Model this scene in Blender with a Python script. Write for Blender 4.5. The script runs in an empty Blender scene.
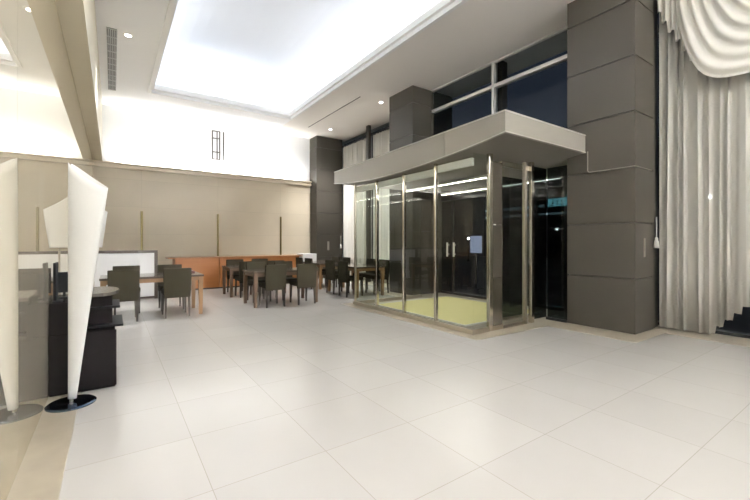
import bpy, bmesh, math, random
from mathutils import Vector, Matrix
random.seed(7)
COL = bpy.context.scene.collection
R = math.radians

# ------------------------------------------------------------------ materials
def new_mat(name):
    m = bpy.data.materials.new(name); m.use_nodes = True
    nt = m.node_tree
    return m, nt, nt.nodes['Principled BSDF']

def simple(name, col, rough=.5, metal=0, spec=.5, var=0, scale=3, bump=0, bscale=60, stretch=(1, 1, 1)):
    m, nt, b = new_mat(name)
    b.inputs['Base Color'].default_value = (*col, 1)
    b.inputs['Roughness'].default_value = rough
    b.inputs['Metallic'].default_value = metal
    b.inputs['Specular IOR Level'].default_value = spec
    geo = nt.nodes.new('ShaderNodeNewGeometry')
    mp = nt.nodes.new('ShaderNodeMapping'); mp.inputs['Scale'].default_value = stretch
    nt.links.new(geo.outputs['Position'], mp.inputs['Vector'])
    if var:
        n = nt.nodes.new('ShaderNodeTexNoise'); n.inputs['Scale'].default_value = scale; n.inputs['Detail'].default_value = 4
        nt.links.new(mp.outputs[0], n.inputs['Vector'])
        mx = nt.nodes.new('ShaderNodeMixRGB')
        mx.inputs[1].default_value = (*[c * (1 - var) for c in col], 1)
        mx.inputs[2].default_value = (*[min(1, c * (1 + var)) for c in col], 1)
        nt.links.new(n.outputs['Fac'], mx.inputs[0]); nt.links.new(mx.outputs[0], b.inputs['Base Color'])
    if bump:
        n = nt.nodes.new('ShaderNodeTexNoise'); n.inputs['Scale'].default_value = bscale
        nt.links.new(mp.outputs[0], n.inputs['Vector'])
        bp = nt.nodes.new('ShaderNodeBump'); bp.inputs['Strength'].default_value = bump; bp.inputs['Distance'].default_value = .01
        nt.links.new(n.outputs['Fac'], bp.inputs['Height']); nt.links.new(bp.outputs[0], b.inputs['Normal'])
    return m

def emit(name, col, s):
    m = bpy.data.materials.new(name); m.use_nodes = True; nt = m.node_tree
    nt.nodes.clear(); o = nt.nodes.new('ShaderNodeOutputMaterial'); e = nt.nodes.new('ShaderNodeEmission')
    e.inputs[0].default_value = (*col, 1); e.inputs[1].default_value = s
    nt.links.new(e.outputs[0], o.inputs[0]); return m

def glass(name, tint=(.9, .93, .9), ior=1.5, boost=1.0, rough=0.0):
    m = bpy.data.materials.new(name); m.use_nodes = True; nt = m.node_tree
    nt.nodes.clear(); o = nt.nodes.new('ShaderNodeOutputMaterial')
    t = nt.nodes.new('ShaderNodeBsdfTransparent'); t.inputs[0].default_value = (*tint, 1)
    g = nt.nodes.new('ShaderNodeBsdfGlossy'); g.inputs['Roughness'].default_value = rough
    g.inputs['Color'].default_value = (.9, .9, .9, 1)
    f = nt.nodes.new('ShaderNodeFresnel'); f.inputs[0].default_value = ior
    mu = nt.nodes.new('ShaderNodeMath'); mu.operation = 'MULTIPLY'; mu.inputs[1].default_value = boost; mu.use_clamp = True
    mx = nt.nodes.new('ShaderNodeMixShader')
    geo = nt.nodes.new('ShaderNodeNewGeometry'); iv = nt.nodes.new('ShaderNodeMath'); iv.operation = 'SUBTRACT'; iv.inputs[0].default_value = 1
    m2 = nt.nodes.new('ShaderNodeMath'); m2.operation = 'MULTIPLY'
    nt.links.new(geo.outputs['Backfacing'], iv.inputs[1]); nt.links.new(iv.outputs[0], m2.inputs[0])
    nt.links.new(f.outputs[0], mu.inputs[0]); nt.links.new(mu.outputs[0], m2.inputs[1]); nt.links.new(m2.outputs[0], mx.inputs[0])
    nt.links.new(t.outputs[0], mx.inputs[1]); nt.links.new(g.outputs[0], mx.inputs[2]); nt.links.new(mx.outputs[0], o.inputs[0])
    return m

def cloth(name, col, sheer):
    m = bpy.data.materials.new(name); m.use_nodes = True; nt = m.node_tree
    nt.nodes.clear(); o = nt.nodes.new('ShaderNodeOutputMaterial')
    d = nt.nodes.new('ShaderNodeBsdfDiffuse'); d.inputs[0].default_value = (*col, 1)
    tl = nt.nodes.new('ShaderNodeBsdfTranslucent'); tl.inputs[0].default_value = (*col, 1)
    tr = nt.nodes.new('ShaderNodeBsdfTransparent')
    a = nt.nodes.new('ShaderNodeMixShader'); a.inputs[0].default_value = .25
    b = nt.nodes.new('ShaderNodeMixShader'); b.inputs[0].default_value = sheer
    geo = nt.nodes.new('ShaderNodeNewGeometry'); mp = nt.nodes.new('ShaderNodeMapping'); mp.inputs['Scale'].default_value = (60, 60, 2)
    n = nt.nodes.new('ShaderNodeTexNoise'); n.inputs['Scale'].default_value = 4
    bp = nt.nodes.new('ShaderNodeBump'); bp.inputs['Strength'].default_value = .15; bp.inputs['Distance'].default_value = .01
    nt.links.new(geo.outputs['Position'], mp.inputs[0]); nt.links.new(mp.outputs[0], n.inputs[0])
    nt.links.new(n.outputs['Fac'], bp.inputs['Height']); nt.links.new(bp.outputs[0], d.inputs['Normal'])
    nt.links.new(d.outputs[0], a.inputs[1]); nt.links.new(tl.outputs[0], a.inputs[2])
    nt.links.new(a.outputs[0], b.inputs[1]); nt.links.new(tr.outputs[0], b.inputs[2]); nt.links.new(b.outputs[0], o.inputs[0])
    return m

def tiled(name, col, grout, tx, ty, x0, y0, axes=('X', 'Y'), gw=.005, rough=.2, var=.05, spec=.5, cloud=.04):
    """stone slabs with grout lines, world position driven"""
    m, nt, b = new_mat(name); N = nt.nodes; L = nt.links
    b.inputs['Roughness'].default_value = rough; b.inputs['Specular IOR Level'].default_value = spec
    geo = N.new('ShaderNodeNewGeometry'); sp = N.new('ShaderNodeSeparateXYZ'); L.new(geo.outputs['Position'], sp.inputs[0])
    def M(op, a, c=None):
        n = N.new('ShaderNodeMath'); n.operation = op
        for i, v in enumerate((a, c)):
            if v is None: continue
            if isinstance(v, (int, float)): n.inputs[i].default_value = v
            else: L.new(v, n.inputs[i])
        return n.outputs[0]
    cells = []; masks = []
    for ax, t, o in ((axes[0], tx, x0), (axes[1], ty, y0)):
        q = M('DIVIDE', M('SUBTRACT', sp.outputs[ax], o), t)
        fl = M('FLOOR', q); fr = M('SUBTRACT', q, fl)
        dist = M('MULTIPLY', M('MINIMUM', fr, M('SUBTRACT', 1.0, fr)), t)
        masks.append(M('LESS_THAN', dist, gw / 2)); cells.append(fl)
    mask = M('MAXIMUM', masks[0], masks[1])
    cx = N.new('ShaderNodeCombineXYZ'); L.new(cells[0], cx.inputs[0]); L.new(cells[1], cx.inputs[1])
    wn = N.new('ShaderNodeTexWhiteNoise'); wn.noise_dimensions = '3D'; L.new(cx.outputs[0], wn.inputs['Vector'])
    no = N.new('ShaderNodeTexNoise'); no.inputs['Scale'].default_value = 1.6; no.inputs['Detail'].default_value = 6
    ad = N.new('ShaderNodeVectorMath'); ad.operation = 'MULTIPLY_ADD'
    L.new(wn.outputs['Color'], ad.inputs[0]); ad.inputs[1].default_value = (9, 9, 9); L.new(geo.outputs['Position'], ad.inputs[2])
    L.new(ad.outputs[0], no.inputs['Vector'])
    k = M('ADD', M('MULTIPLY', wn.outputs['Value'], var), M('MULTIPLY', no.outputs['Fac'], cloud * 2))
    k = M('ADD', k, 1 - var / 2 - cloud)
    vm = N.new('ShaderNodeVectorMath'); vm.operation = 'SCALE'; vm.inputs[0].default_value = col; L.new(k, vm.inputs['Scale'])
    mx = N.new('ShaderNodeMixRGB'); L.new(mask, mx.inputs[0]); L.new(vm.outputs[0], mx.inputs[1]); mx.inputs[2].default_value = (*grout, 1)
    L.new(mx.outputs[0], b.inputs['Base Color'])
    return m

def wood(name, col, dark, axis='Z', rough=.4, sc=6):
    m, nt, b = new_mat(name); N = nt.nodes; L = nt.links
    b.inputs['Roughness'].default_value = rough
    geo = N.new('ShaderNodeTexCoord'); mp = N.new('ShaderNodeMapping')
    s = {'X': (.6, 8, 8), 'Y': (8, .6, 8), 'Z': (8, 8, .6)}[axis]; mp.inputs['Scale'].default_value = s
    n = N.new('ShaderNodeTexNoise'); n.inputs['Scale'].default_value = sc; n.inputs['Detail'].default_value = 5
    L.new(geo.outputs['Object'], mp.inputs[0]); L.new(mp.outputs[0], n.inputs[0])
    mx = N.new('ShaderNodeMixRGB'); mx.inputs[1].default_value = (*dark, 1); mx.inputs[2].default_value = (*col, 1)
    L.new(n.outputs['Fac'], mx.inputs[0]); L.new(mx.outputs[0], b.inputs['Base Color'])
    return m

M_floor = tiled('floor_marble', (.415, .395, .37), (.31, .285, .25), .66, .66, .434, .804, rough=.24, var=.045, spec=.4, cloud=.045, gw=.004)
M_band = simple('border_stone', (.34, .295, .225), .3, var=.18, scale=5)
M_white = simple('white_plaster', (.88, .89, .90), .8, bump=.03)
M_vault = simple('vault_plaster', (.84, .86, .90), .8)
M_soffit = simple('soffit_plaster', (.92, .93, .95), .75)
M_greige = simple('greige_soffit', (.86, .83, .79), .7)
M_lip = simple('molding_paint', (.86, .86, .85), .5)
M_backstone = tiled('wall_stone', (.54, .475, .365), (.42, .37, .28), 2.095, .78, .697, -.02, axes=('X', 'Z'), gw=.006, rough=.28, var=.05, cloud=.08, spec=.2)
M_cream = simple('cream_trim', (.70, .62, .48), .4)
M_beam = simple('beam_stone', (.72, .65, .49), .3, var=.05)
M_panel = simple('column_panel', (.054, .048, .038), .42, metal=.35, var=.05, scale=1.5)
M_core = simple('column_core', (.05, .045, .04), .6)
M_canopy = simple('canopy_metal', (.25, .232, .20), .42, metal=.25, var=.03)
M_canopytrim = simple('canopy_trim', (.44, .41, .37), .35, metal=.4)
M_steel = simple('polished_steel', (.62, .58, .50), .13, metal=1)
M_brushed = simple('brushed_steel', (.55, .50, .42), .3, metal=1)
M_alu = simple('white_aluminium', (.72, .71, .69), .35, metal=.2)
M_colreflect = simple('column_reflection_panel', (.06, .05, .037), .2, metal=.6)
M_dark = simple('black_frame', (.012, .012, .013), .3)
M_glass = glass('clear_glass', (.93, .95, .93), 1.5, 1.15)
M_darkglass = glass('tinted_glass', (.22, .25, .25), 1.5, .9)
M_winglass = glass('window_glass', (.75, .78, .8), 1.5, .3)
M_mirror = bpy.data.materials.new('mirror_glass'); M_mirror.use_nodes = True
def _mir():
    nt = M_mirror.node_tree; N = nt.nodes; L = nt.links; N.clear()
    o = N.new('ShaderNodeOutputMaterial'); g = N.new('ShaderNodeBsdfGlossy'); g.inputs[0].default_value = (.92, .89, .80, 1); g.inputs['Roughness'].default_value = .012
    d = N.new('ShaderNodeBsdfDiffuse'); d.inputs[0].default_value = (.85, .77, .62, 1)
    mx = N.new('ShaderNodeMixShader'); mx.inputs[0].default_value = .75
    L.new(d.outputs[0], mx.inputs[1]); L.new(g.outputs[0], mx.inputs[2]); L.new(mx.outputs[0], o.inputs[0])
_mir()
M_curtain = cloth('sheer_drape', (.80, .775, .71), .30)
M_swag = cloth('swag_fabric', (.91, .885, .825), .02)
M_black = simple('black_lacquer', (.007, .006, .006), .25, spec=.03)
M_blackm = simple('black_matt', (.007, .007, .008), .5, spec=.1)
M_greytop = simple('grey_gloss_top', (.12, .11, .095), .2)
M_gold = simple('brass', (.17, .13, .03), .4, metal=.4)
M_orange = wood('orange_veneer', (.40, .155, .042), (.33, .12, .03), 'X', .35, 2)
M_orangetop = wood('veneer_ledge', (.38, .18, .07), (.30, .13, .045), 'X', .3, 2)
M_tw = wood('oak_leg', (.28, .16, .07), (.19, .10, .045))
M_tw2 = wood('walnut_leg', (.13, .075, .04), (.08, .045, .025))
M_ttop = simple('dark_table_top', (.085, .065, .05), .14)
M_fabric = simple('olive_upholstery', (.025, .021, .012), .9, spec=.2, var=.12, scale=40, bump=.1, bscale=300)
M_cleg = simple('espresso_leg', (.03, .022, .016), .35)
M_whiteboard = simple('white_panel', (.80, .80, .80), .25)
M_bframe = simple('dark_brown_frame', (.05, .035, .025), .35)
M_shade = cloth('lamp_shade_fabric', (.90, .89, .86), 0.0)
M_base = simple('blue_black_chrome', (.10, .14, .20), .10, metal=1)
M_mat = simple('olive_yellow_mat', (.66, .61, .29), .85, var=.06, scale=30, bump=.3, bscale=200)
M_vent = simple('vent_grey', (.42, .42, .42), .5)
M_ventdark = simple('vent_dark', (.10, .10, .10), .7)
M_glow = emit('lamp_glow', (1, .95, .88), 4)
M_sconce = emit('sconce_glow', (1, .98, .95), .6)
M_strip = emit('strip_glow', (1, .95, .85), 9)
M_teal = emit('teal_window', (.22, .55, .60), 3.5)
M_greyglow = emit('dim_window', (.5, .62, .66), .8)
M_lavender = emit('lit_sign_face', (.50, .55, .75), .35)
M_street = emit('street_glow', (1, .95, .85), 16)
M_asphalt = simple('asphalt', (.03, .03, .032), .7, var=.2)
M_bldg = simple('night_building', (.05, .055, .06), .8)
M_red = simple('dark_red_tray', (.12, .02, .015), .3)
M_plate = simple('grey_plate', (.22, .20, .17), .4)

# ------------------------------------------------------------------ builders
class MB:
    def __init__(s): s.bm = bmesh.new()
    def box(s, x0, x1, y0, y1, z0, z1, bev=0):
        x0, x1 = sorted((x0, x1)); y0, y1 = sorted((y0, y1)); z0, z1 = sorted((z0, z1))
        r = bmesh.ops.create_cube(s.bm, size=1)
        vs = r['verts']
        for v in vs:
            v.co = Vector(((x0 + x1) / 2 + v.co.x * (x1 - x0), (y0 + y1) / 2 + v.co.y * (y1 - y0), (z0 + z1) / 2 + v.co.z * (z1 - z0)))
        if bev:
            es = {e for v in vs for e in v.link_edges}
            bmesh.ops.bevel(s.bm, geom=list(es), offset=bev, segments=2, affect='EDGES', profile=.5)
        return s
    def prism(s, pts, z0, z1):
        a = [s.bm.verts.new((x, y, z0)) for x, y in pts]; b = [s.bm.verts.new((x, y, z1)) for x, y in pts]
        n = len(pts); s.bm.faces.new(a[::-1]); s.bm.faces.new(b)
        for i in range(n): s.bm.faces.new((a[i], a[(i + 1) % n], b[(i + 1) % n], b[i]))
        return s
    def taper(s, x0, y0, z0, w0, d0, x1, y1, z1, w1, d1):
        a = [s.bm.verts.new((x0 + i * w0 / 2, y0 + j * d0 / 2, z0)) for i, j in ((-1, -1), (1, -1), (1, 1), (-1, 1))]
        b = [s.bm.verts.new((x1 + i * w1 / 2, y1 + j * d1 / 2, z1)) for i, j in ((-1, -1), (1, -1), (1, 1), (-1, 1))]
        s.bm.faces.new(a[::-1]); s.bm.faces.new(b)
        for i in range(4): s.bm.faces.new((a[i], a[(i + 1) % 4], b[(i + 1) % 4], b[i]))
        return s
    def rings(s, rs, cap=True):
        """loft rings (lists of 3d points)"""
        V = [[s.bm.verts.new(p) for p in r] for r in rs]
        for a, b in zip(V, V[1:]):
            n = len(a)
            for i in range(n): s.bm.faces.new((a[i], a[(i + 1) % n], b[(i + 1) % n], b[i]))
        if cap: s.bm.faces.new(V[0][::-1]); s.bm.faces.new(V[-1])
        return s
    def lathe(s, prof, cx=0, cy=0, n=32):
        return s.rings([[(cx + r * math.cos(2 * math.pi * i / n), cy + r * math.sin(2 * math.pi * i / n), z) for i in range(n)] for r, z in prof])
    def tube(s, pts, r, n=8):
        pts = [Vector(p) for p in pts]; rs = []
        for i, p in enumerate(pts):
            d = (pts[min(i + 1, len(pts) - 1)] - pts[max(i - 1, 0)]).normalized()
            up = Vector((0, 0, 1)) if abs(d.z) < .9 else Vector((1, 0, 0))
            u = d.cross(up).normalized(); v = d.cross(u)
            rs.append([p + u * r * math.cos(2 * math.pi * k / n) + v * r * math.sin(2 * math.pi * k / n) for k in range(n)])
        return s.rings(rs)
    def grid(s, f, nu, nv):
        V = [[s.bm.verts.new(f(i / nu, j / nv)) for j in range(nv + 1)] for i in range(nu + 1)]
        for i in range(nu):
            for j in range(nv): s.bm.faces.new((V[i][j], V[i + 1][j], V[i + 1][j + 1], V[i][j + 1]))
        return s
    def build(s, name, mat, parent=None, smooth=False, solid=0):
        bmesh.ops.recalc_face_normals(s.bm, faces=s.bm.faces)
        me = bpy.data.meshes.new(name); s.bm.to_mesh(me); s.bm.free()
        if smooth:
            for p in me.polygons: p.use_smooth = True
        me.materials.append(mat)
        o = bpy.data.objects.new(name, me); COL.objects.link(o)
        if parent: o.parent = parent; o.matrix_parent_inverse = Matrix.Translation(parent.location).inverted() if False else Matrix()
        if solid:
            md = o.modifiers.new('thick', 'SOLIDIFY'); md.thickness = solid; md.offset = 0
        return o

def tag(o, label, cat, group=None):
    o['label'] = label; o['category'] = cat
    if group: o['group'] = group
    return o
def empty(name, loc, label, cat, group=None, rz=0):
    o = bpy.data.objects.new(name, None); COL.objects.link(o); o.location = loc; o.rotation_euler = (0, 0, rz); o.empty_display_size = .1
    return tag(o, label, cat, group)
def struct(o): o['kind'] = 'structure'; return o
def copy_tree(o, parent=None):
    c = o.copy(); COL.objects.link(c)
    if parent: c.parent = parent
    for ch in list(o.children): copy_tree(ch, c)
    return c

CZ = 5.15          # ceiling
XM = -.44          # mirror plane
YB = 13.0          # far wall
YN = -3.6          # wall behind the camera
XW = 7.0           # facade glass
COLS = [(2.31, 3.28), (7.11, 8.06), (12.42, 13.0)]
XC0, XC1 = 6.03, 6.66

# ------------------------------------------------------------------ floor
struct(MB().box(-.75, 7.5, YN - .2, YB + .5, -.1, 0).build('floor', M_floor))
b = MB()
b.box(XM, -.225, YN, YB, 0, .004)
struct(b.build('trim_1', M_band))
b = MB()
b.prism([(6.5, YN), (7.15, YN), (7.15, YB), (6.5, YB), (6.5, 8.3), (5.6, 8.3), (5.6, 7.02), (3.97, 7.02), (3.97, 3.38), (5.56, 3.33), (5.56, 2.12), (6.5, 2.12)], 0, .004)
struct(b.build('trim_2', M_band))

# ------------------------------------------------------------------ ceiling with raised vault
OX0, OX1, OY0, OY1 = .74, 4.62, -1.4, 11.27
b = MB()
b.box(-.75, OX0, YN - .2, YB + .2, CZ, CZ + .12)
b.box(OX0, OX1, OY1, YB + .2, CZ, CZ + .12)
b.box(OX0, OX1, YN - .2, OY0, CZ, CZ + .12)
struct(b.build('ceiling', M_soffit))
struct(MB().box(OX1, 7.5, YN - .2, YB + .2, CZ, CZ + .12).build('ceiling_3', M_greige))
# lip molding around the opening
b = MB()
t = .07
for (x0, x1, y0, y1) in ((OX0, OX0 + t, OY0, OY1), (OX1 - t, OX1, OY0, OY1), (OX0 + t, OX1 - t, OY1 - t, OY1), (OX0 + t, OX1 - t, OY0, OY0 + t)):
    b.box(x0, x1, y0, y1, CZ - .035, CZ + .21)
t2 = .13
for (x0, x1, y0, y1) in ((OX0 + t, OX0 + t2, OY0 + t, OY1 - t), (OX1 - t2, OX1 - t, OY0 + t, OY1 - t), (OX0 + t2, OX1 - t2, OY1 - t2, OY1 - t), (OX0 + t2, OX1 - t2, OY0 + t, OY0 + t2)):
    b.box(x0, x1, y0, y1, CZ + .05, CZ + .17)
struct(b.build('trim_3', M_lip))
# vault : ledge, walls, barrel
VX0, VX1, VY0, VY1 = OX0 - .33, OX1 + .33, OY0 - .33, OY1 + .33
b = MB()
prof = [(VX0, CZ + .12), (VX0, CZ + .55)]
cx = (VX0 + VX1) / 2; hw = (VX1 - VX0) / 2
for i in range(1, 24):
    a = math.pi - math.pi * i / 24
    prof.append((cx + hw * math.cos(a) * .985, CZ + .55 + .75 * math.sin(a)))
prof += [(VX1, CZ + .55), (VX1, CZ + .12)]
b.grid(lambda u, v: (prof[round(v * (len(prof) - 1))][0], VY0 + (VY1 - VY0) * u, prof[round(v * (len(prof) - 1))][1]), 1, len(prof) - 1)
for y in (VY0, VY1):
    b.bm.faces.new([b.bm.verts.new((x, y, z)) for x, z in prof])
o = struct(b.build('ceiling_vault', M_vault, solid=.02)); o.name = 'ceiling_2'
# sprinkler in the vault
z = CZ + .55 + .75
o = MB().lathe([(.045, z), (.045, z - .02), (.015, z - .03), (.015, z - .06), (.03, z - .065)], 3.0, 5.0, 16).build('smoke_detector', M_vent)
tag(o, 'small grey detector in the middle of the vaulted ceiling', 'detector')

# ------------------------------------------------------------------ walls
struct(MB().box(-.75, 7.5, YB, YB + .2, 0, CZ).build('wall_back', M_white))
struct(MB().box(XM - .1, 6.1, YB - .06, YB, 0, 3.40).build('trim_4', M_backstone))
b = MB(); b.box(XM - .1, 6.1, YB - .16, YB, 3.395, 3.44); b.box(XM - .1, 6.1, YB - .12, YB, 3.44, 3.50); b.box(XM - .1, 6.1, YB - .20, YB, 3.50, 3.54)
struct(b.build('trim_5', M_cream))
struct(MB().box(-.75, 7.5, YN - .2, YN, 0, CZ).build('wall_near', M_white))
b = MB(); b.box(XM, 6.9, YN, YN + .16, 3.395, 3.44); b.box(XM, 6.9, YN, YN + .12, 3.44, 3.50); b.box(XM, 6.9, YN, YN + .20, 3.50, 3.54)
struct(b.build('added_trim_9', M_cream))  # unseen near cornice, put in to carry the added uplight
# left wall : mirror panels under a deep beam
struct(MB().box(-.75, XM - .02, YN, YB, 0, CZ).build('wall_left', M_beam))
mir = MB()
js = [YN, -2.5, .2, 2.9, 5.6, 8.3, 11.0, YB - .06]
for a, c in zip(js, js[1:]): mir.box(XM - .02, XM, a + .002, c - .002, 0.0, 3.555)
struct(mir.build('wall_left_mirror', M_mirror)).name = 'wall_left_2'
b = MB(); b.box(XM - .02, -.235, YN, YB - .06, 3.555, CZ)
b.box(-.235, -.225, YN, YB - .06, 3.555, 3.60)
struct(b.build('trim_6', M_beam))

# facade : jambs, sills and glass
def rail(b, y0, y1, z0, z1, x0=6.66, x1=6.78): b.box(x0, x1, y0, y1, z0, z1)
# window_1 : upper glazing above the vestibule
w1 = struct(bpy.data.objects.new('window_1', None)); COL.objects.link(w1)
b = MB(); rail(b, 3.28, 7.11, 4.59, 4.66); rail(b, 3.28, 7.11, 3.15, 3.22); rail(b, 5.2, 5.26, 2.7, CZ)
b.box(6.66, 6.74, 3.28, 7.11, 5.12, CZ)
b.build('window_frame', M_alu, w1)
MB().box(6.78, 6.95, 5.08, 5.2, 2.7, CZ).build('window_post', M_panel, w1)
MB().box(6.72, 6.73, 3.28, 7.11, 2.72, 5.12).build('window_pane', M_winglass, w1)
# window_2 : bay with the near curtain
w2 = struct(bpy.data.objects.new('window_2', None)); COL.objects.link(w2)
b = MB(); b.box(7.06, 7.14, YN, 2.5, 0, .05); b.box(7.06, 7.14, YN, 2.5, 4.6, 4.67)
for y in (-1.6, .4): b.box(7.06, 7.14, y, y + .06, 0, CZ)
b.build('window_frame', M_dark, w2)
MB().box(7.09, 7.1, YN, 2.5, .05, CZ).build('window_pane', M_winglass, w2)
struct(MB().box(6.665, 6.78, 2.33, 2.5, 0, CZ).box(6.785, 6.93, 2.345, 2.5, 0, CZ).box(6.76, 7.15, 2.5, 3.2, 0, CZ).build('trim_7', M_panel))
# window_3 : bay with the far curtains
w3 = struct(bpy.data.objects.new('window_3', None)); COL.objects.link(w3)
b = MB(); b.box(7.24, 7.32, 8.06, 13.0, 0, .05); b.box(7.24, 7.32, 8.06, 13.0, 4.95, 5.0)
b.build('window_frame', M_dark, w3)
MB().box(6.90, 7.0, 10.36, 10.50, 0, CZ).build('window_post', M_panel, w3)
MB().box(7.27, 7.28, 8.06, 13.0, .05, CZ).build('window_pane', M_winglass, w3)
struct(MB().box(6.67, 7.4, 7.11, 8.05, 0, CZ).build('trim_8', M_panel))

# ------------------------------------------------------------------ columns
def column(i, label):
    y0, y1 = COLS[i]; x1 = XC1 if i < 2 else 7.1
    root = empty('column', ((XC0 + x1) / 2, (y0 + y1) / 2, 0), label, 'column', 'panelled columns along the window side')
    ox, oy = root.location.x, root.location.y
    MB().box(XC0 - ox + .02, x1 - ox - .02, y0 - oy + .02, y1 - oy - .02, 0, CZ).build('core', M_core, root)
    z = 0
    b = MB()
    while z < CZ - .05:
        zt = min(z + .788, CZ); b.box(XC0 - ox, x1 - ox, y0 - oy, y1 - oy, z + .007, zt - .007, .004); z = zt
    b.build('cladding', M_panel, root)
    return root
c1 = column(0, 'nearest and widest grey panelled column, between the canopy and the near curtain')
c2 = column(1, 'middle grey panelled column rising behind the canopy')
c3 = column(2, 'farthest grey panelled column, in the corner by the beige back wall')
b = MB(); b.box(6.31, 6.345, 2.298, 2.312, 1.09, 1.36, .003); b.box(6.322, 6.333, 2.294, 2.30, 1.18, 1.26)
tag(b.build('switch_plate', M_plate), 'slim grey switch plate on the side of the nearest column', 'switch plate')
b = MB(); b.box(6.46, 6.54, 12.405, 12.42, 1.02, 1.34, .003); b.box(6.48, 6.52, 12.398, 12.406, 1.12, 1.24)
tag(b.build('intercom_panel', M_canopy), 'small pale panel on the farthest column above the tables', 'panel')

# ------------------------------------------------------------------ canopy
can = empty('entrance_canopy', (5.0, 5.2, 2.5), 'wide grey metal canopy with sagging lower edge over the glass vestibule', 'canopy')
OX, OY, OZ = can.location
ZB = [(2.99, 2.685), (3.3, 2.64), (3.75, 2.59), (4.4, 2.535), (5.1, 2.50), (5.9, 2.485), (6.8, 2.53), (7.45, 2.60)]
def zb(y):
    if y <= ZB[0][0]: return ZB[0][1]
    for (a, za), (c, zc) in zip(ZB, ZB[1:]):
        if y <= c: return za + (zc - za) * (y - a) / (c - a)
    return ZB[-1][1]
def sheet(b, xa, xb, yA, yB, zlo, zhi, n=24):
    rs = []
    for i in range(n + 1):
        y = yA + (yB - yA) * i / n
        rs.append([(xa - OX, y - OY, zlo(y) - OZ), (xb - OX, y - OY, zlo(y) - OZ), (xb - OX, y - OY, zhi(y) - OZ), (xa - OX, y - OY, zhi(y) - OZ)])
    b.rings(rs)
ZT = lambda y: 2.965 - (y - 2.99) * .022
b = MB()
for ya, yc in ((2.99, 4.035), (4.045, 7.45)):
    sheet(b, 4.05, 4.08, ya, yc, lambda y: zb(y) + .012, lambda y: ZT(y) - .012)
b.box(4.08 - OX, 6.025 - OX, 2.99 - OY, 3.02 - OY, 2.70 - OZ, 2.955 - OZ)
b.box(4.08 - OX, 6.025 - OX, 7.42 - OY, 7.45 - OY, 2.61 - OZ, 2.87 - OZ)
b.build('fascia', M_canopy, can)
b = MB()
sheet(b, 4.04, 4.085, 2.98, 7.46, lambda y: zb(y), lambda y: zb(y) + .014)
sheet(b, 4.04, 4.085, 2.98, 7.46, lambda y: ZT(y) - .014, lambda y: ZT(y))
b.box(4.085 - OX, 6.025 - OX, 2.98 - OY, 3.025 - OY, 2.685 - OZ, 2.70 - OZ)
b.box(4.085 - OX, 6.025 - OX, 2.98 - OY, 3.025 - OY, 2.95 - OZ, 2.966 - OZ)
b.build('edge_trim', M_canopytrim, can)
b = MB()
sheet(b, 4.085, 6.02, 3.02, 7.42, lambda y: zb(y) + .005, lambda y: zb(y) + .03)
sheet(b, 6.02, 6.66, 3.29, 7.10, lambda y: zb(y) + .005, lambda y: zb(y) + .03)
sheet(b, 6.66, 7.15, 3.29, 7.10, lambda y: zb(y) + .005, lambda y: zb(y) + .03)
b.build('soffit', M_canopy, can)
b = MB()
sheet(b, 4.085, 6.02, 3.02, 7.42, lambda y: ZT(y) - .04, lambda y: ZT(y) - .02)
sheet(b, 6.02, 6.66, 3.29, 7.10, lambda y: ZT(y) - .04, lambda y: ZT(y) - .02)
b.build('deck', M_canopytrim, can)
b = MB().tube([(6.015, 2.95, 2.70), (6.015, 2.95, 2.40), (6.018, 2.93, 2.375), (6.018, 2.6, 2.372), (6.018, 2.305, 2.372), (6.05, 2.298, 2.372), (6.55, 2.298, 2.366)], .008)
tag(b.build('cable', M_plate), 'thin pale cable from canopy corner along the nearest column', 'cable')

# ------------------------------------------------------------------ vestibule
ves = empty('glass_vestibule', (4.19, 3.63, 0), 'glass entrance vestibule with polished steel posts under the canopy', 'vestibule')
VX, VY = 4.19, 3.63
def vb(b, x0, x1, y0, y1, z0, z1, bev=0): b.box(x0 - VX, x1 - VX, y0 - VY, y1 - VY, z0, z1, bev)
# glass panes
posts = [4.38, 5.17, 6.0]
ys = [3.63] + posts + [6.79]
for a, c in zip(ys, ys[1:]):
    b = MB(); vb(b, 4.185, 4.197, a + (.0 if a == 3.63 else .03), c - (.03 if c < 6.7 else 0), .07, min(zb(a), zb(c)) - .01)
    b.build('glass_pane', M_glass, ves)
b = MB(); vb(b, 4.2, 4.51, 3.625, 3.637, .07, 2.57); b.build('glass_pane', M_glass, ves)
b = MB(); vb(b, 4.84, 5.38, 3.625, 3.637, .07, 2.54); b.build('glass_pane', M_glass, ves)
b = MB(); vb(b, 5.64, 6.02, 3.625, 3.637, .05, 2.54); b.build('dark_glass_pane', M_darkglass, ves)
b = MB(); vb(b, 4.19, 6.02, 6.785, 6.797, .07, 2.5); b.build('glass_pane', M_glass, ves)
# posts
def zpost(y): return zb(y) + .003
for y in posts:
    b = MB(); vb(b, 4.165, 4.225, y - .022, y + .022, 0.004, zpost(y), .006)
    o = b.build('post', M_steel, ves)
b = MB(); vb(b, 4.515, 4.595, 3.60, 3.66, .004, 2.6, .006); b.build('post', M_steel, ves)
b = MB(); vb(b, 5.385, 5.44, 3.60, 3.66, .004, 2.58, .006); b.build('post', M_brushed, ves)
b = MB(); vb(b, 5.55, 5.63, 3.60, 3.66, .004, 2.6, .006); b.build('post', M_steel, ves)
b = MB(); vb(b, 4.17, 4.21, 6.77, 6.81, .004, 2.53, .006); b.build('post', M_brushed, ves)
# bronze-toned panel standing for the column's reflection in the glass, joint lines included
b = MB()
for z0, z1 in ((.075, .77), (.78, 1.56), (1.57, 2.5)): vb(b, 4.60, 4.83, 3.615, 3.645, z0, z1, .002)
b.build('column_reflection_panel', M_colreflect, ves)
b = MB(); vb(b, 4.60, 4.83, 3.605, 3.655, .004, .072); b.build('reflection_panel_foot', M_steel, ves)
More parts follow.
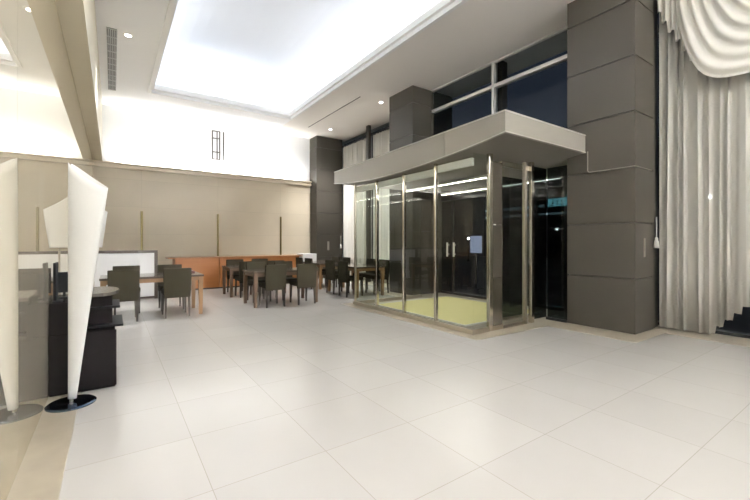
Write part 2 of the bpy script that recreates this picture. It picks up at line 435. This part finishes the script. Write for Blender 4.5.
# sills and head rails
b = MB(); vb(b, 4.155, 4.235, 3.60, 6.83, .004, .07, .005); vb(b, 4.235, 4.51, 3.60, 3.66, .004, .07, .005); vb(b, 4.84, 5.38, 3.60, 3.66, .004, .05, .005)
vb(b, 4.235, 6.02, 6.76, 6.82, .004, .07); b.build('sill', M_brushed, ves)
b = MB()
for a, c in zip(ys, ys[1:]):
    y = (a + c) / 2; h = min(zb(a), zb(c)) - .03
    vb(b, 4.20, 4.25, a + .03, c - .03, h - .11, h)
b.build('head_rail', M_alu, ves)
b = MB(); vb(b, 4.84, 5.63, 3.64, 3.68, 2.46, 2.53); b.build('door_track', M_brushed, ves)
# inner dark sliding leaf
b = MB(); vb(b, 5.02, 5.98, 3.995, 4.007, .05, 2.4); b.build('tinted_door_leaf', M_darkglass, ves)
b = MB(); vb(b, 5.0, 5.98, 3.98, 4.02, .004, .05); vb(b, 4.99, 5.02, 3.98, 4.02, .004, 2.42); b.build('leaf_frame', M_brushed, ves)
b = MB(); vb(b, 5.06, 5.09, 3.93, 3.96, .9, 1.7, .004); vb(b, 5.065, 5.085, 3.95, 4.0, .95, .97); vb(b, 5.065, 5.085, 3.95, 4.0, 1.63, 1.65); b.build('door_handle', M_alu, ves)
# outer doors on the facade
d1 = struct(bpy.data.objects.new('door_1', None)); COL.objects.link(d1)
b = MB(); b.box(6.98, 7.04, 3.29, 7.10, .004, .06); b.box(6.98, 7.04, 3.29, 7.10, 2.36, 2.44)
for y in (3.32, 4.4, 5.55, 6.68): b.box(6.98, 7.04, y, y + .05, .06, 2.36)
b.build('door_frame', M_dark, d1)
b = MB()
for a, c in ((3.37, 4.4), (4.45, 5.55), (5.60, 6.68), (6.73, 7.10)): b.box(7.0, 7.012, a, c, .06, 2.36)
b.build('door_glass', M_winglass, d1)
b = MB()
for y in (6.58, 6.80):
    b.box(6.90, 6.93, y, y + .04, .95, 1.30, .004)
    for z in (1.0, 1.23): b.box(6.93, 6.98, y + .01, y + .03, z, z + .02)
b.build('door_handle', M_alu, d1)
# narrow dark infill between vestibule and nearest column
w4 = struct(bpy.data.objects.new('window_4', None)); COL.objects.link(w4)
MB().box(6.03, 6.042, 3.285, 3.62, .05, 2.55).build('window_pane', M_darkglass, w4)
MB().box(6.02, 6.06, 3.285, 3.64, .004, .05).build('window_frame', M_dark, w4)
# mat
b = MB(); b.box(4.5, 6.55, 4.06, 6.45, .004, .022, .004)
mt = b.build('door_mat', M_mat); tag(mt, 'yellow green entrance mat on the vestibule floor', 'mat')
b = MB()
for (x0, x1, y0, y1) in ((4.46, 6.59, 4.02, 4.055), (4.46, 6.59, 6.455, 6.49), (4.46, 4.495, 4.055, 6.455), (6.555, 6.59, 4.055, 6.455)): b.box(x0, x1, y0, y1, .004, .024)
b.build('mat_frame', M_alu, mt)
b = MB(); b.lathe([(.045, .004), (.045, .03), (.02, .05)], 4.93, 3.83, 16)  # modelled post in place of the mat edge's reflection
ds = b.build('mat_reflection_post', M_blackm); tag(ds, 'short yellow green bollard standing for the mat edge reflection, with black foot, inside the vestibule doorway', 'upright')
MB().lathe([(.013, .05), (.013, .30), (.009, .31)], 4.93, 3.83, 12).build('pole', M_mat, ds)  # upper part of the stand-in for the mat edge's reflection
# linear ceiling lights
def strip(x, y0, y1, label):
    z = zb((y0 + y1) / 2)
    zz = min(zb(y0), zb(y1), z) - .022
    o = MB().box(x - .03, x + .03, y0, y1, zz - .02, zz + .02).build('linear_light', M_alu); tag(o, label, 'ceiling light', 'strip lights in the vestibule ceiling')
    MB().box(x - .011, x + .011, y0 + .02, y1 - .02, zz - .028, zz - .019).build('diffuser', M_strip, o)
strip(5.45, 4.15, 6.7, 'strip light nearer the room in the vestibule ceiling')
strip(6.6, 3.7, 6.7, 'strip light nearer the street in the vestibule ceiling')

# ------------------------------------------------------------------ curtains
def drape(name, x, y0, y1, ztop, hem, npl, amp, mat, seed=0, nv=6, label='', group=None):
    rnd = random.Random(seed)
    ph = [rnd.uniform(-.5, .5) for _ in range(npl + 2)]; am = [rnd.uniform(.6, 1.25) for _ in range(npl + 2)]
    def f(u, v):
        y = y0 + (y1 - y0) * u
        q = min(max(u + .018 * math.sin(u * 23 + seed) + .011 * math.sin(u * 41 + 2 * seed) + .012 * (v - .5) * math.sin(u * 17), 0), 1) * npl; k = int(q); a = am[k] * (1 - (q - k)) + am[k + 1] * (q - k)
        pp = ph[k] * (1 - (q - k)) + ph[k + 1] * (q - k)
        h = hem(y)
        z = ztop + (h - ztop) * v
        s = math.sin(2 * math.pi * q + pp)
        dx = amp * a * (s + .25 * math.sin(4 * math.pi * q + 1)) * (.75 + .25 * v)
        return (x + dx, y + amp * .35 * math.cos(2 * math.pi * q) * (1 - .3 * v), z)
    o = MB().grid(f, npl * 12, nv).build(name, mat, smooth=True, solid=.003)
    if label: tag(o, label, 'curtain', group)
    return o
def hem1(y):
    if y > 1.68: return .03
    s = round((1.68 - y) / .09) * .09
    return .03 + s * 1.15 + .02
drape('curtain', 6.80, 2.27, .62, 4.93, hem1, 14, .042, M_curtain, 3, label='tall sheer cream curtain beside the nearest column, hem rising to the right', group='cream curtains on the window side')
# jabot: cascading stepped tails left of the swag
def jab(u, v):
    y = 2.27 - .42 * u
    z0 = 4.93; zh = 4.72 - (round(u * 5) / 5) * .86
    return (6.70 - .03 * math.sin(u * math.pi * 10) - .02 * u, y, z0 + (zh - z0) * v)
jb = MB().grid(jab, 60, 6).build('curtain_tail', M_swag, smooth=True, solid=.004)
tag(jb, 'stepped cream cascade of fabric at the left of the swag', 'curtain')
def swag(u, v):
    """one fold line per v : shallow short loops inside, one deep wide loop at the hem"""
    W = .62 + .98 * v; yc = .42 + .04 * v
    q = math.sin((u * 2 - 1) * math.pi / 2)
    n = 2.6 + 6.5 * v
    D = .10 + 1.40 * v
    y = yc - W * q
    g = 1 - abs(q) ** n
    z = 4.93 - D * g
    f = .5 + .5 * math.sin(v * 2 * math.pi * 9 + 1.2 * q)
    fold = .05 * f * min(1, g * 3 + .25)
    return (6.665 - .09 * g * v - fold, y, z - fold * .2)
sw = MB().grid(swag, 80, 90).build('curtain_swag', M_swag, smooth=True, solid=.004)
tag(sw, 'draped cream swag with curved folds across the top of the near curtain', 'curtain')
MB().tube([(6.73, 2.3, 4.98), (6.73, -.4, 4.98)], .02, 12)
o = MB().tube([(6.75, 2.3, 4.97), (6.75, -.5, 4.97)], .018, 12).build('curtain_rod', M_alu); tag(o, 'pale curtain rod above the near swag', 'curtain rod')
for x, y, lab in ((6.70, 2.285, 'cream tassel hanging between the nearest column and its curtain'), (6.98, 12.33, 'cream tassel hanging at the far curtain beside the farthest column')):
    z = 1.38 if y < 5 else 1.25
    b = MB().tube([(x, y, z + .30), (x + .005, y, z + .15), (x, y, z)], .006)
    b.lathe([(.012, z + .0), (.022, z - .02), (.018, z - .04), (.028, z - .06), (.036, z - .16), (.03, z - .165)], x, y, 14)
    o = b.build('curtain_tassel', M_swag, smooth=True); tag(o, lab, 'tassel', 'curtain tassels')
flat = lambda y: .03
drape('curtain', 7.12, 12.40, 10.50, 4.86, flat, 18, .04, M_swag, 5, label='cream curtain between the farthest column and the window post', group='cream curtains on the window side')
drape('curtain', 7.12, 10.44, 8.12, 4.86, flat, 16, .04, M_swag, 6, label='cream curtain between the window post and the middle column', group='cream curtains on the window side')

# ------------------------------------------------------------------ ceiling fixtures
def downlight(x, y, label):
    o = MB().lathe([(.075, CZ - .012), (.085, CZ - .008), (.085, CZ), (.05, CZ)], x, y, 24).build('downlight', M_alu)  # also builds the unseen downlights added for fill
    tag(o, label, 'ceiling light', 'round recessed downlights')
    MB().lathe([(.055, CZ - .016), (.055, CZ - .011)], x, y, 20).build('bulb', M_glow, o)
    return o
downlight(6.06, 8.48, 'round downlight in ceiling beside the middle column')
downlight(6.1, 11.5, 'round downlight in ceiling in front of the farthest column')
downlight(.24, 8.4, 'round downlight beside the long air vent')
v = MB().box(-.09, .07, 8.3, 11.6, CZ - .012, CZ).build('air_vent', M_ventdark); tag(v, 'long grey slatted air vent in the white ceiling by the beam', 'vent')
b = MB()
for y in [8.3 + .33 * i for i in range(11)]: b.box(-.09, .07, y - .02, y + .02, CZ - .02, CZ - .010)
for x in (-.09, -.062, -.034, -.006, .022, .05): b.box(x, x + .012, 8.3, 11.6, CZ - .018, CZ - .011)
b.build('grille', M_vent, v)
o = MB().box(5.365, 5.395, 8.47, 11.7, CZ - .006, CZ).build('slot_diffuser', M_ventdark); tag(o, 'thin dark slot diffuser line in the right side ceiling', 'vent')
# wall lights
s = empty('wall_sconce', (2.795, YB - .01, 4.42), 'rectangular glass wall light high on the white back wall', 'wall light')
b = MB(); b.box(-.16, .16, -.05, 0, -.44, .44); b.build('glass_body', M_sconce, s)
b = MB()
for x in (-.17, -.03, .05, .165): b.box(x - .017, x + .017, -.075, -.05, -.46, .46)
for z in (-.45, -.22, .22, .45): b.box(-.17, .06, -.07, -.045, z - .015, z + .015)
b.build('metal_bars', M_bframe, s)

# ------------------------------------------------------------------ back wall fittings
bars = []
for x, lab in ((.70, 'leftmost vertical brass bar on back wall, above the white screen'), (2.79, 'middle vertical brass bar on the beige back wall'), (4.89, 'rightmost vertical brass bar on back wall, near the farthest column')):
    b = MB(); b.box(x - .03, x + .03, YB - .075, YB - .06, .0, 2.21, .003); b.box(x - .014, x + .014, YB - .10, YB - .075, .0, 2.21)
    o = b.build('brass_bar', M_gold); tag(o, lab, 'wall bar', 'brass bars on the back wall')
# wooden counter
ct = empty('wooden_counter', (3.1, 11.5, 0), 'long low orange wood counter in front of the beige back wall', 'counter')
MB().box(-1.72, -.62, -.15, .45, .04, .86).box(-.61, .50, -.15, .45, .04, .86).box(.51, 1.8, -.15, .45, .04, .86).build('front_panel', M_orange, ct)
MB().box(-1.70, 1.78, -.13, .43, 0, .04).build('plinth', M_bframe, ct)
MB().box(-1.9, 1.84, -.19, .48, .86, .895, .004).build('ledge', M_orangetop, ct)
b = MB().box(4.96, 5.44, 11.2, 11.7, .0, .94, .01)  .box(5.01, 5.39, 11.19, 11.2, .1, .8)
tag(b.build('white_cabinet', M_whiteboard), 'white box cabinet at the right end of the wooden counter', 'cabinet')
# white screen with dark frame
sc = empty('framed_screen', (.2, 10.2, 0), 'low white panel screen with dark brown frame behind the left table', 'screen')
MB().box(-.58, .60, -.015, .015, .06, 1.06).build('white_panel', M_whiteboard, sc)
b = MB(); b.box(-.64, -.58, -.025, .025, 0, 1.12); b.box(.60, .67, -.025, .025, 0, 1.12); b.box(-.58, .60, -.025, .025, 1.06, 1.12); b.box(-.58, .60, -.025, .025, 0.02, .06)
b.build('frame', M_bframe, sc)

# ------------------------------------------------------------------ tables and chairs
def make_table(L, W, top, leg, label, loc, rz=0, group='dining tables', H=.72):
    t = empty('dining_table', loc, label, 'table', group, rz)
    MB().box(-L / 2, L / 2, -W / 2, W / 2, H - .035, H, .004).build('tabletop', top, t)
    MB().box(-L / 2 + .03, L / 2 - .03, -W / 2 + .03, W / 2 - .03, H - .105, H - .035).build('apron', leg, t)
    for i in (-1, 1):
        for j in (-1, 1):
            MB().taper(i * (L / 2 - .05), j * (W / 2 - .05), 0, .055, .055, i * (L / 2 - .05), j * (W / 2 - .05), H - .035, .075, .075).build('leg', leg, t)
    return t
tabs = [
    make_table(1.55, .86, M_ttop, M_tw, 'light wood table at the left, in front of the white screen', (.60, 7.90, 0)),
    make_table(1.42, .80, M_ttop, M_tw2, 'dark wood table in the middle group, nearest the camera', (3.00, 7.92, 0)),
    make_table(1.42, .80, M_ttop, M_tw2, 'dark wood table in the middle group, nearest the wooden counter', (2.98, 9.70, 0)),
    make_table(1.50, .84, M_ttop, M_tw, 'dark table right of the middle group, beside the vestibule', (5.12, 8.32, 0), R(90)),
    make_table(1.50, .84, M_ttop, M_tw, 'dark table at the far right, in front of the farthest column', (5.12, 10.25, 0), R(90)),
]
def make_chair():
    c = empty('dining_chair', (0, 0, 0), 'x', 'chair')
    # origin under the middle of the seat, back towards -Y
    MB().box(-.205, .205, -.17, .24, .38, .475, .02).build('seat', M_fabric, c)
    b = MB()
    def ring(z, w, y, d): return [(-w, y - d, z), (w, y - d, z), (w, y + d, z), (-w, y + d, z)]
    b.rings([ring(.345, .205, -.205, .03), ring(.5, .21, -.21, .032), ring(.7, .216, -.222, .03), ring(.845, .218, -.235, .024), ring(.855, .21, -.236, .018)])
    bmesh.ops.bevel(b.bm, geom=[e for e in b.bm.edges if abs((e.verts[0].co - e.verts[1].co).z) > .05], offset=.012, segments=2, affect='EDGES')
    b.build('backrest', M_fabric, c)
    for i in (-1, 1):
        MB().taper(i * .185, -.225, 0, .028, .028, i * .18, -.205, .40, .042, .042).build('leg', M_cleg, c)
        MB().taper(i * .185, .215, 0, .028, .028, i * .18, .205, .40, .042, .042).build('leg', M_cleg, c)
    return c
chairs = [
 # x, y, rot, label, group
 (.15, 7.60, 0, 'olive chair nearest camera at the left table, behind the black cabinet', 'chairs at the left table'),
 (.93, 7.60, 0, 'olive chair on the near side of the left table, right hand one', 'chairs at the left table'),
 (.22, 8.42, 180, 'olive chair on the far side of the left table, left hand one', 'chairs at the left table'),
 (.95, 8.42, 180, 'olive chair on the far side of the left table, right hand one', 'chairs at the left table'),
 (2.70, 7.64, 0, 'olive chair on the near side of the middle front table, left hand one', 'chairs at the middle tables'),
 (3.37, 7.63, 0, 'olive chair on the near side of the middle front table, right hand one', 'chairs at the middle tables'),
 (2.68, 8.42, 180, 'olive chair on the far side of the middle front table, left hand one', 'chairs at the middle tables'),
 (3.34, 8.42, 180, 'olive chair on the far side of the middle front table, right hand one', 'chairs at the middle tables'),
 (2.66, 9.36, 0, 'olive chair on the near side of the middle rear table, left hand one', 'chairs at the middle tables'),
 (3.32, 9.36, 0, 'olive chair on the near side of the middle rear table, right hand one', 'chairs at the middle tables'),
 (2.66, 10.12, 180, 'olive chair between the middle rear table and the counter, left hand one', 'chairs at the middle tables'),
 (3.32, 10.12, 180, 'olive chair between the middle rear table and the counter, right hand one', 'chairs at the middle tables'),
 (4.79, 7.97, -90, 'olive chair at right front table, on its left side near the camera', 'chairs at the right tables'),
 (4.79, 8.62, -90, 'olive chair at right front table, on its left side away from the camera', 'chairs at the right tables'),
 (5.60, 8.02, 90, 'olive chair at right front table, window side near the camera', 'chairs at the right tables'),
 (5.60, 8.62, 90, 'olive chair at right front table, window side away from the camera', 'chairs at the right tables'),
 (4.79, 9.90, -90, 'olive chair at far right table, on its left side near the camera', 'chairs at the right tables'),
 (4.79, 10.55, -90, 'olive chair at far right table, on its left side away from the camera', 'chairs at the right tables'),
 (5.56, 9.90, 90, 'olive chair at far right table, window side near the camera', 'chairs at the right tables'),
 (5.56, 10.55, 90, 'olive chair at far right table, window side away from the camera', 'chairs at the right tables'),
]
c0 = make_chair()
for i, (x, y, r, lab, g) in enumerate(chairs):
    c = c0 if i == 0 else copy_tree(c0)
    c.location = (x, y, 0); c.rotation_euler = (0, 0, R(r)); c['label'] = lab; c['group'] = g
b = MB().box(1.10, 1.32, 8.06, 8.26, .72, .745, .004).box(1.12, 1.30, 8.08, 8.24, .745, .755)
tag(b.build('tray', M_red), 'small dark red tray on the right end of the left table', 'tray')

# ------------------------------------------------------------------ black cabinet by the mirror
cb = empty('black_cabinet', (-.2, 4.45, 0), 'glossy black cabinet with rounded grey top against the mirror wall', 'cabinet')
def cbx(b, x0, x1, y0, y1, z0, z1, bev=.003): b.box(x0 + .2, x1 + .2, y0 - 4.45, y1 - 4.45, z0, z1, bev)
b = MB(); cbx(b, XM + .004, .03, 4.14, 4.17, .02, .515); b.build('front_panel', M_black, cb)
b = MB(); cbx(b, XM + .004, .02, 4.17, 4.85, 0, .51); cbx(b, XM + .004, -.30, 4.17, 4.85, .515, .785); cbx(b, -.30, 0.0, 4.42, 4.85, .515, .80); b.build('body', M_black, cb)
b = MB(); cbx(b, -.30, .085, 4.30, 4.86, .515, .535); cbx(b, -.30, .06, 4.36, 4.86, .68, .70); b.build('shelf', M_blackm, cb)
pts = [(-.24 + 0, -.20), (.20, -.20)]
for i in range(0, 17):
    a = -math.pi / 2 + math.pi * i / 16; pts.append((.10 + .155 * math.cos(a), .16 + .33 * math.sin(a)))
pts = [(-.10, -.17), (.08, -.17)] + pts[3:] + [(-.10, .49)]
MB().prism(pts, .805, .835).build('rounded_top', M_greytop, cb)
mo = empty('monitor', (-.36, 4.32, .785), 'pair of slim black screens on the black cabinet, close to the mirror', 'monitor')
MB().box(-.055, -.037, -.12, .06, .02, .34, .003).build('screen', M_blackm, mo)
MB().box(-.055, .04, .24, .26, .05, .24, .003).box(-.05, .035, .20, .30, 0, .012).box(-.02, 0, .245, .255, .012, .05).build('side_screen', M_blackm, mo)
MB().box(-.06, .0, -.10, .04, 0, .012).box(-.052, -.04, -.05, .0, .012, .02).build('stand', M_blackm, mo)

# ------------------------------------------------------------------ floor lamps
def twisted(b, z0, z1l, z1r, xl0, xr0, xl1, xr1, depth0, depth1, turns=1.12, nv=26, nu=60):
    def f(u, v):
        a = math.pi * .95 + u * turns * 2 * math.pi + .55 * v
        sp = 1 - .16 * u
        ex = math.cos(a) * sp; ey = math.sin(a) * sp
        xl = xl0 + (xl1 - xl0) * v; xr = xr0 + (xr1 - xr0) * v
        x = (xl + xr) / 2 + ex * (xr - xl) / 2
        q = (ex + 1) / 2
        zt = z1l + (z1r - z1l) * q - .015 * math.sin(q * math.pi)
        y = ey * (depth0 + (depth1 - depth0) * v)
        return (x, y, z0 + (zt - z0) * v)
    b.grid(f, nu, nv); return b
def lamp_base(root, r, h):
    MB().lathe([(r, 0), (r, .008), (r * .93, .016), (.02, .02)], 0, 0, 48).build('base', M_base, root, smooth=False)
    MB().lathe([(.013, .018), (.013, h)], 0, 0, 12).build('pole', M_brushed, root)
l1 = empty('floor_lamp', (-.272, 3.90, .004), 'tall white twisted fabric floor lamp on dark round base, nearest the camera', 'floor lamp', 'white floor lamps along the mirror', R(-34.64))
lamp_base(l1, .165, .12)
twisted(MB(), .045, 1.945, 1.725, -.022, .040, -.018, .300, .022, .06).build('lamp_shade', M_shade, l1, smooth=True, solid=.003)
l2 = empty('floor_lamp', (-.24, 7.2, .004), 'shorter white floor lamp behind the black cabinet, shade seen in the mirror', 'floor lamp', 'white floor lamps along the mirror', R(-10))
lamp_base(l2, .15, 1.3)
twisted(MB(), 1.22, 2.02, 1.76, -.14, .12, -.15, .19, .07, .07).build('lamp_shade', M_shade, l2, smooth=True, solid=.003)

# ------------------------------------------------------------------ outside
struct(MB().box(7.5, 80, -40, 90, -.3, -.12).build('floor_2', M_asphalt))
bl = empty('office_building', (32, 24, -.12), 'dark building across the street with a teal lit window band', 'building')
MB().box(0, 8, -16, 20, 0, 9).build('wall', M_bldg, bl)
MB().box(-.06, 0, -6.6, -4.9, 4.6, 5.3).build('window', M_teal, bl)
b = MB()
for y in (-6.2, -5.8, -5.4): b.box(-.1, -.06, y, y + .08, 4.6, 5.3)
b.build('window_bars', M_bldg, bl)
MB().box(-.06, 0, -7.5, 2, 3.9, 4.05).box(-.06, 0, -4.5, 2, 4.6, 4.8).build('lit_ledge', M_greyglow, bl)
def street(x, y, z, r, label):
    s = empty('street_lamp', (x, y, -.12), label, 'street lamp', 'street lamps outside')
    MB().lathe([(.12, 0), (.10, .1), (.045, .2), (.035, z - r + .12)], 0, 0, 12).build('pole', M_blackm, s)
    MB().lathe([(.03, z - r + .12), (r * .8, z - r * .6 + .12), (r, z + .12), (r * .8, z + r * .6 + .12), (.03, z + r + .12)], 0, 0, 16).build('lamp_globe', M_street, s, smooth=True)
street(16, 3.98, 2.78, .065, 'street lamp glowing through the near curtain')
street(25, 14.3, 2.2, .09, 'street lamp seen through the dark glass beside the nearest column')
street(22, 19.5, 1.6, .07, 'small street lamp seen through the vestibule doors')
sg = empty('lit_sign', (9.2, 7.85, -.12), 'small pale lit sign outside the vestibule doors', 'sign')
MB().box(-.03, .03, -.2, .2, 1.1, 1.62).build('sign_face', M_lavender, sg)
MB().box(-.02, .02, -.02, .02, 0, 1.1).box(-.15, .15, -.2, .2, 0, .03).build('stand', M_blackm, sg)

# ------------------------------------------------------------------ lights
def area(name, loc, rot, sx, sy, p, col=(1, 1, 1), spread=180):
    l = bpy.data.lights.new(name, 'AREA'); l.shape = 'RECTANGLE'; l.size = sx; l.size_y = sy; l.energy = p; l.color = col; l.spread = R(spread)
    o = bpy.data.objects.new(name, l); COL.objects.link(o); o.location = loc; o.rotation_euler = rot; return o
cool = (.90, .95, 1.0)
zl = CZ + .15; yl = OY1 - OY0
K = 1.0
# hidden cove lamps on the ledge, shining upward and slightly inward
area('cove_lamp', (VX0 + .12, (OY0 + OY1) / 2, zl), (R(180), R(-30), 0), .12, yl, 41 * K, cool)
area('cove_lamp', (VX1 - .12, (OY0 + OY1) / 2, zl), (R(180), R(30), 0), .12, yl, 41 * K, cool)
area('cove_lamp', ((OX0 + OX1) / 2, VY1 - .12, zl), (R(180 - 30), 0, 0), OX1 - OX0, .12, 8 * K, cool)
area('cove_lamp', ((OX0 + OX1) / 2, VY0 + .12, zl), (R(180 + 30), 0, 0), OX1 - OX0, .12, 8 * K, cool)
# uplight on top of the back cornice
area('cornice_or_fill_lamp', (2.9, YB - .13, 3.57), (R(180 - 36), 0, 0), 5.6, .08, 62, (1, .99, .975), 150)
area('cornice_or_fill_lamp', (3.2, YN + .13, 3.57), (R(180 + 38), 0, 0), 5.0, .08, 1700, (1, .985, .965), 125)  # unseen fill lamp, added on the near wall to lift the ceiling
def spot(x, y, p, ang=100, z=CZ - .03, blend=.6, col=(1, .99, .985)):
    l = bpy.data.lights.new('downlight_or_fill_lamp', 'SPOT'); l.energy = p; l.spot_size = R(ang); l.spot_blend = blend; l.shadow_soft_size = .05; l.color = col
    o = bpy.data.objects.new('downlight_or_fill_lamp', l); COL.objects.link(o); o.location = (x, y, z); return o
spot(6.06, 8.48, 350, 120, blend=1); spot(6.1, 11.5, 600, 95, blend=1); spot(.24, 8.4, 330, 84, blend=1)
for x, y in ((1.2, -.4), (1.2, -2.6), (5.5, -1.6), (5.5, -3.0), (3.6, -2.6), (1.8, -2.6)):  # unseen downlights, added as general fill for the room
    downlight(x, y, 'unseen round downlight added for fill, above or behind the camera')
    spot(x, y, 30, 150, blend=1)
for x, y in ((.30, 4.7), (.30, 1.6)):  # unseen downlights, added to brighten the middle of the floor
    downlight(x, y, 'round downlight added over the mirror side to light the floor, out of view')
    spot(x, y, 130, 130, blend=1)

for x, y0, y1 in ((5.45, 4.15, 6.7), (6.6, 3.7, 6.7)):
    area('strip_lamp', (x, (y0 + y1) / 2, 2.42), (0, 0, 0), .06, y1 - y0, 9, (1, .96, .88))
w = bpy.data.worlds.new('night'); bpy.context.scene.world = w; w.use_nodes = True
w.node_tree.nodes['Background'].inputs[0].default_value = (.009, .012, .018, 1); w.node_tree.nodes['Background'].inputs[1].default_value = 1

# ------------------------------------------------------------------ camera
cam = bpy.data.cameras.new('camera'); co = bpy.data.objects.new('camera', cam); COL.objects.link(co)
co.location = (0, 0, 1.3); co.rotation_euler = (R(90), 0, R(-34.64))
cam.sensor_width = 36; cam.lens = 380 / 750 * 36; cam.shift_y = -7.5 / 750; cam.clip_end = 300; cam.clip_start = .02
sc_ = bpy.context.scene; sc_.camera = co
vs = sc_.view_settings; vs.view_transform = 'Standard'; vs.look = 'None'; vs.gamma = 1; vs.use_curve_mapping = False; vs.exposure = 1.1
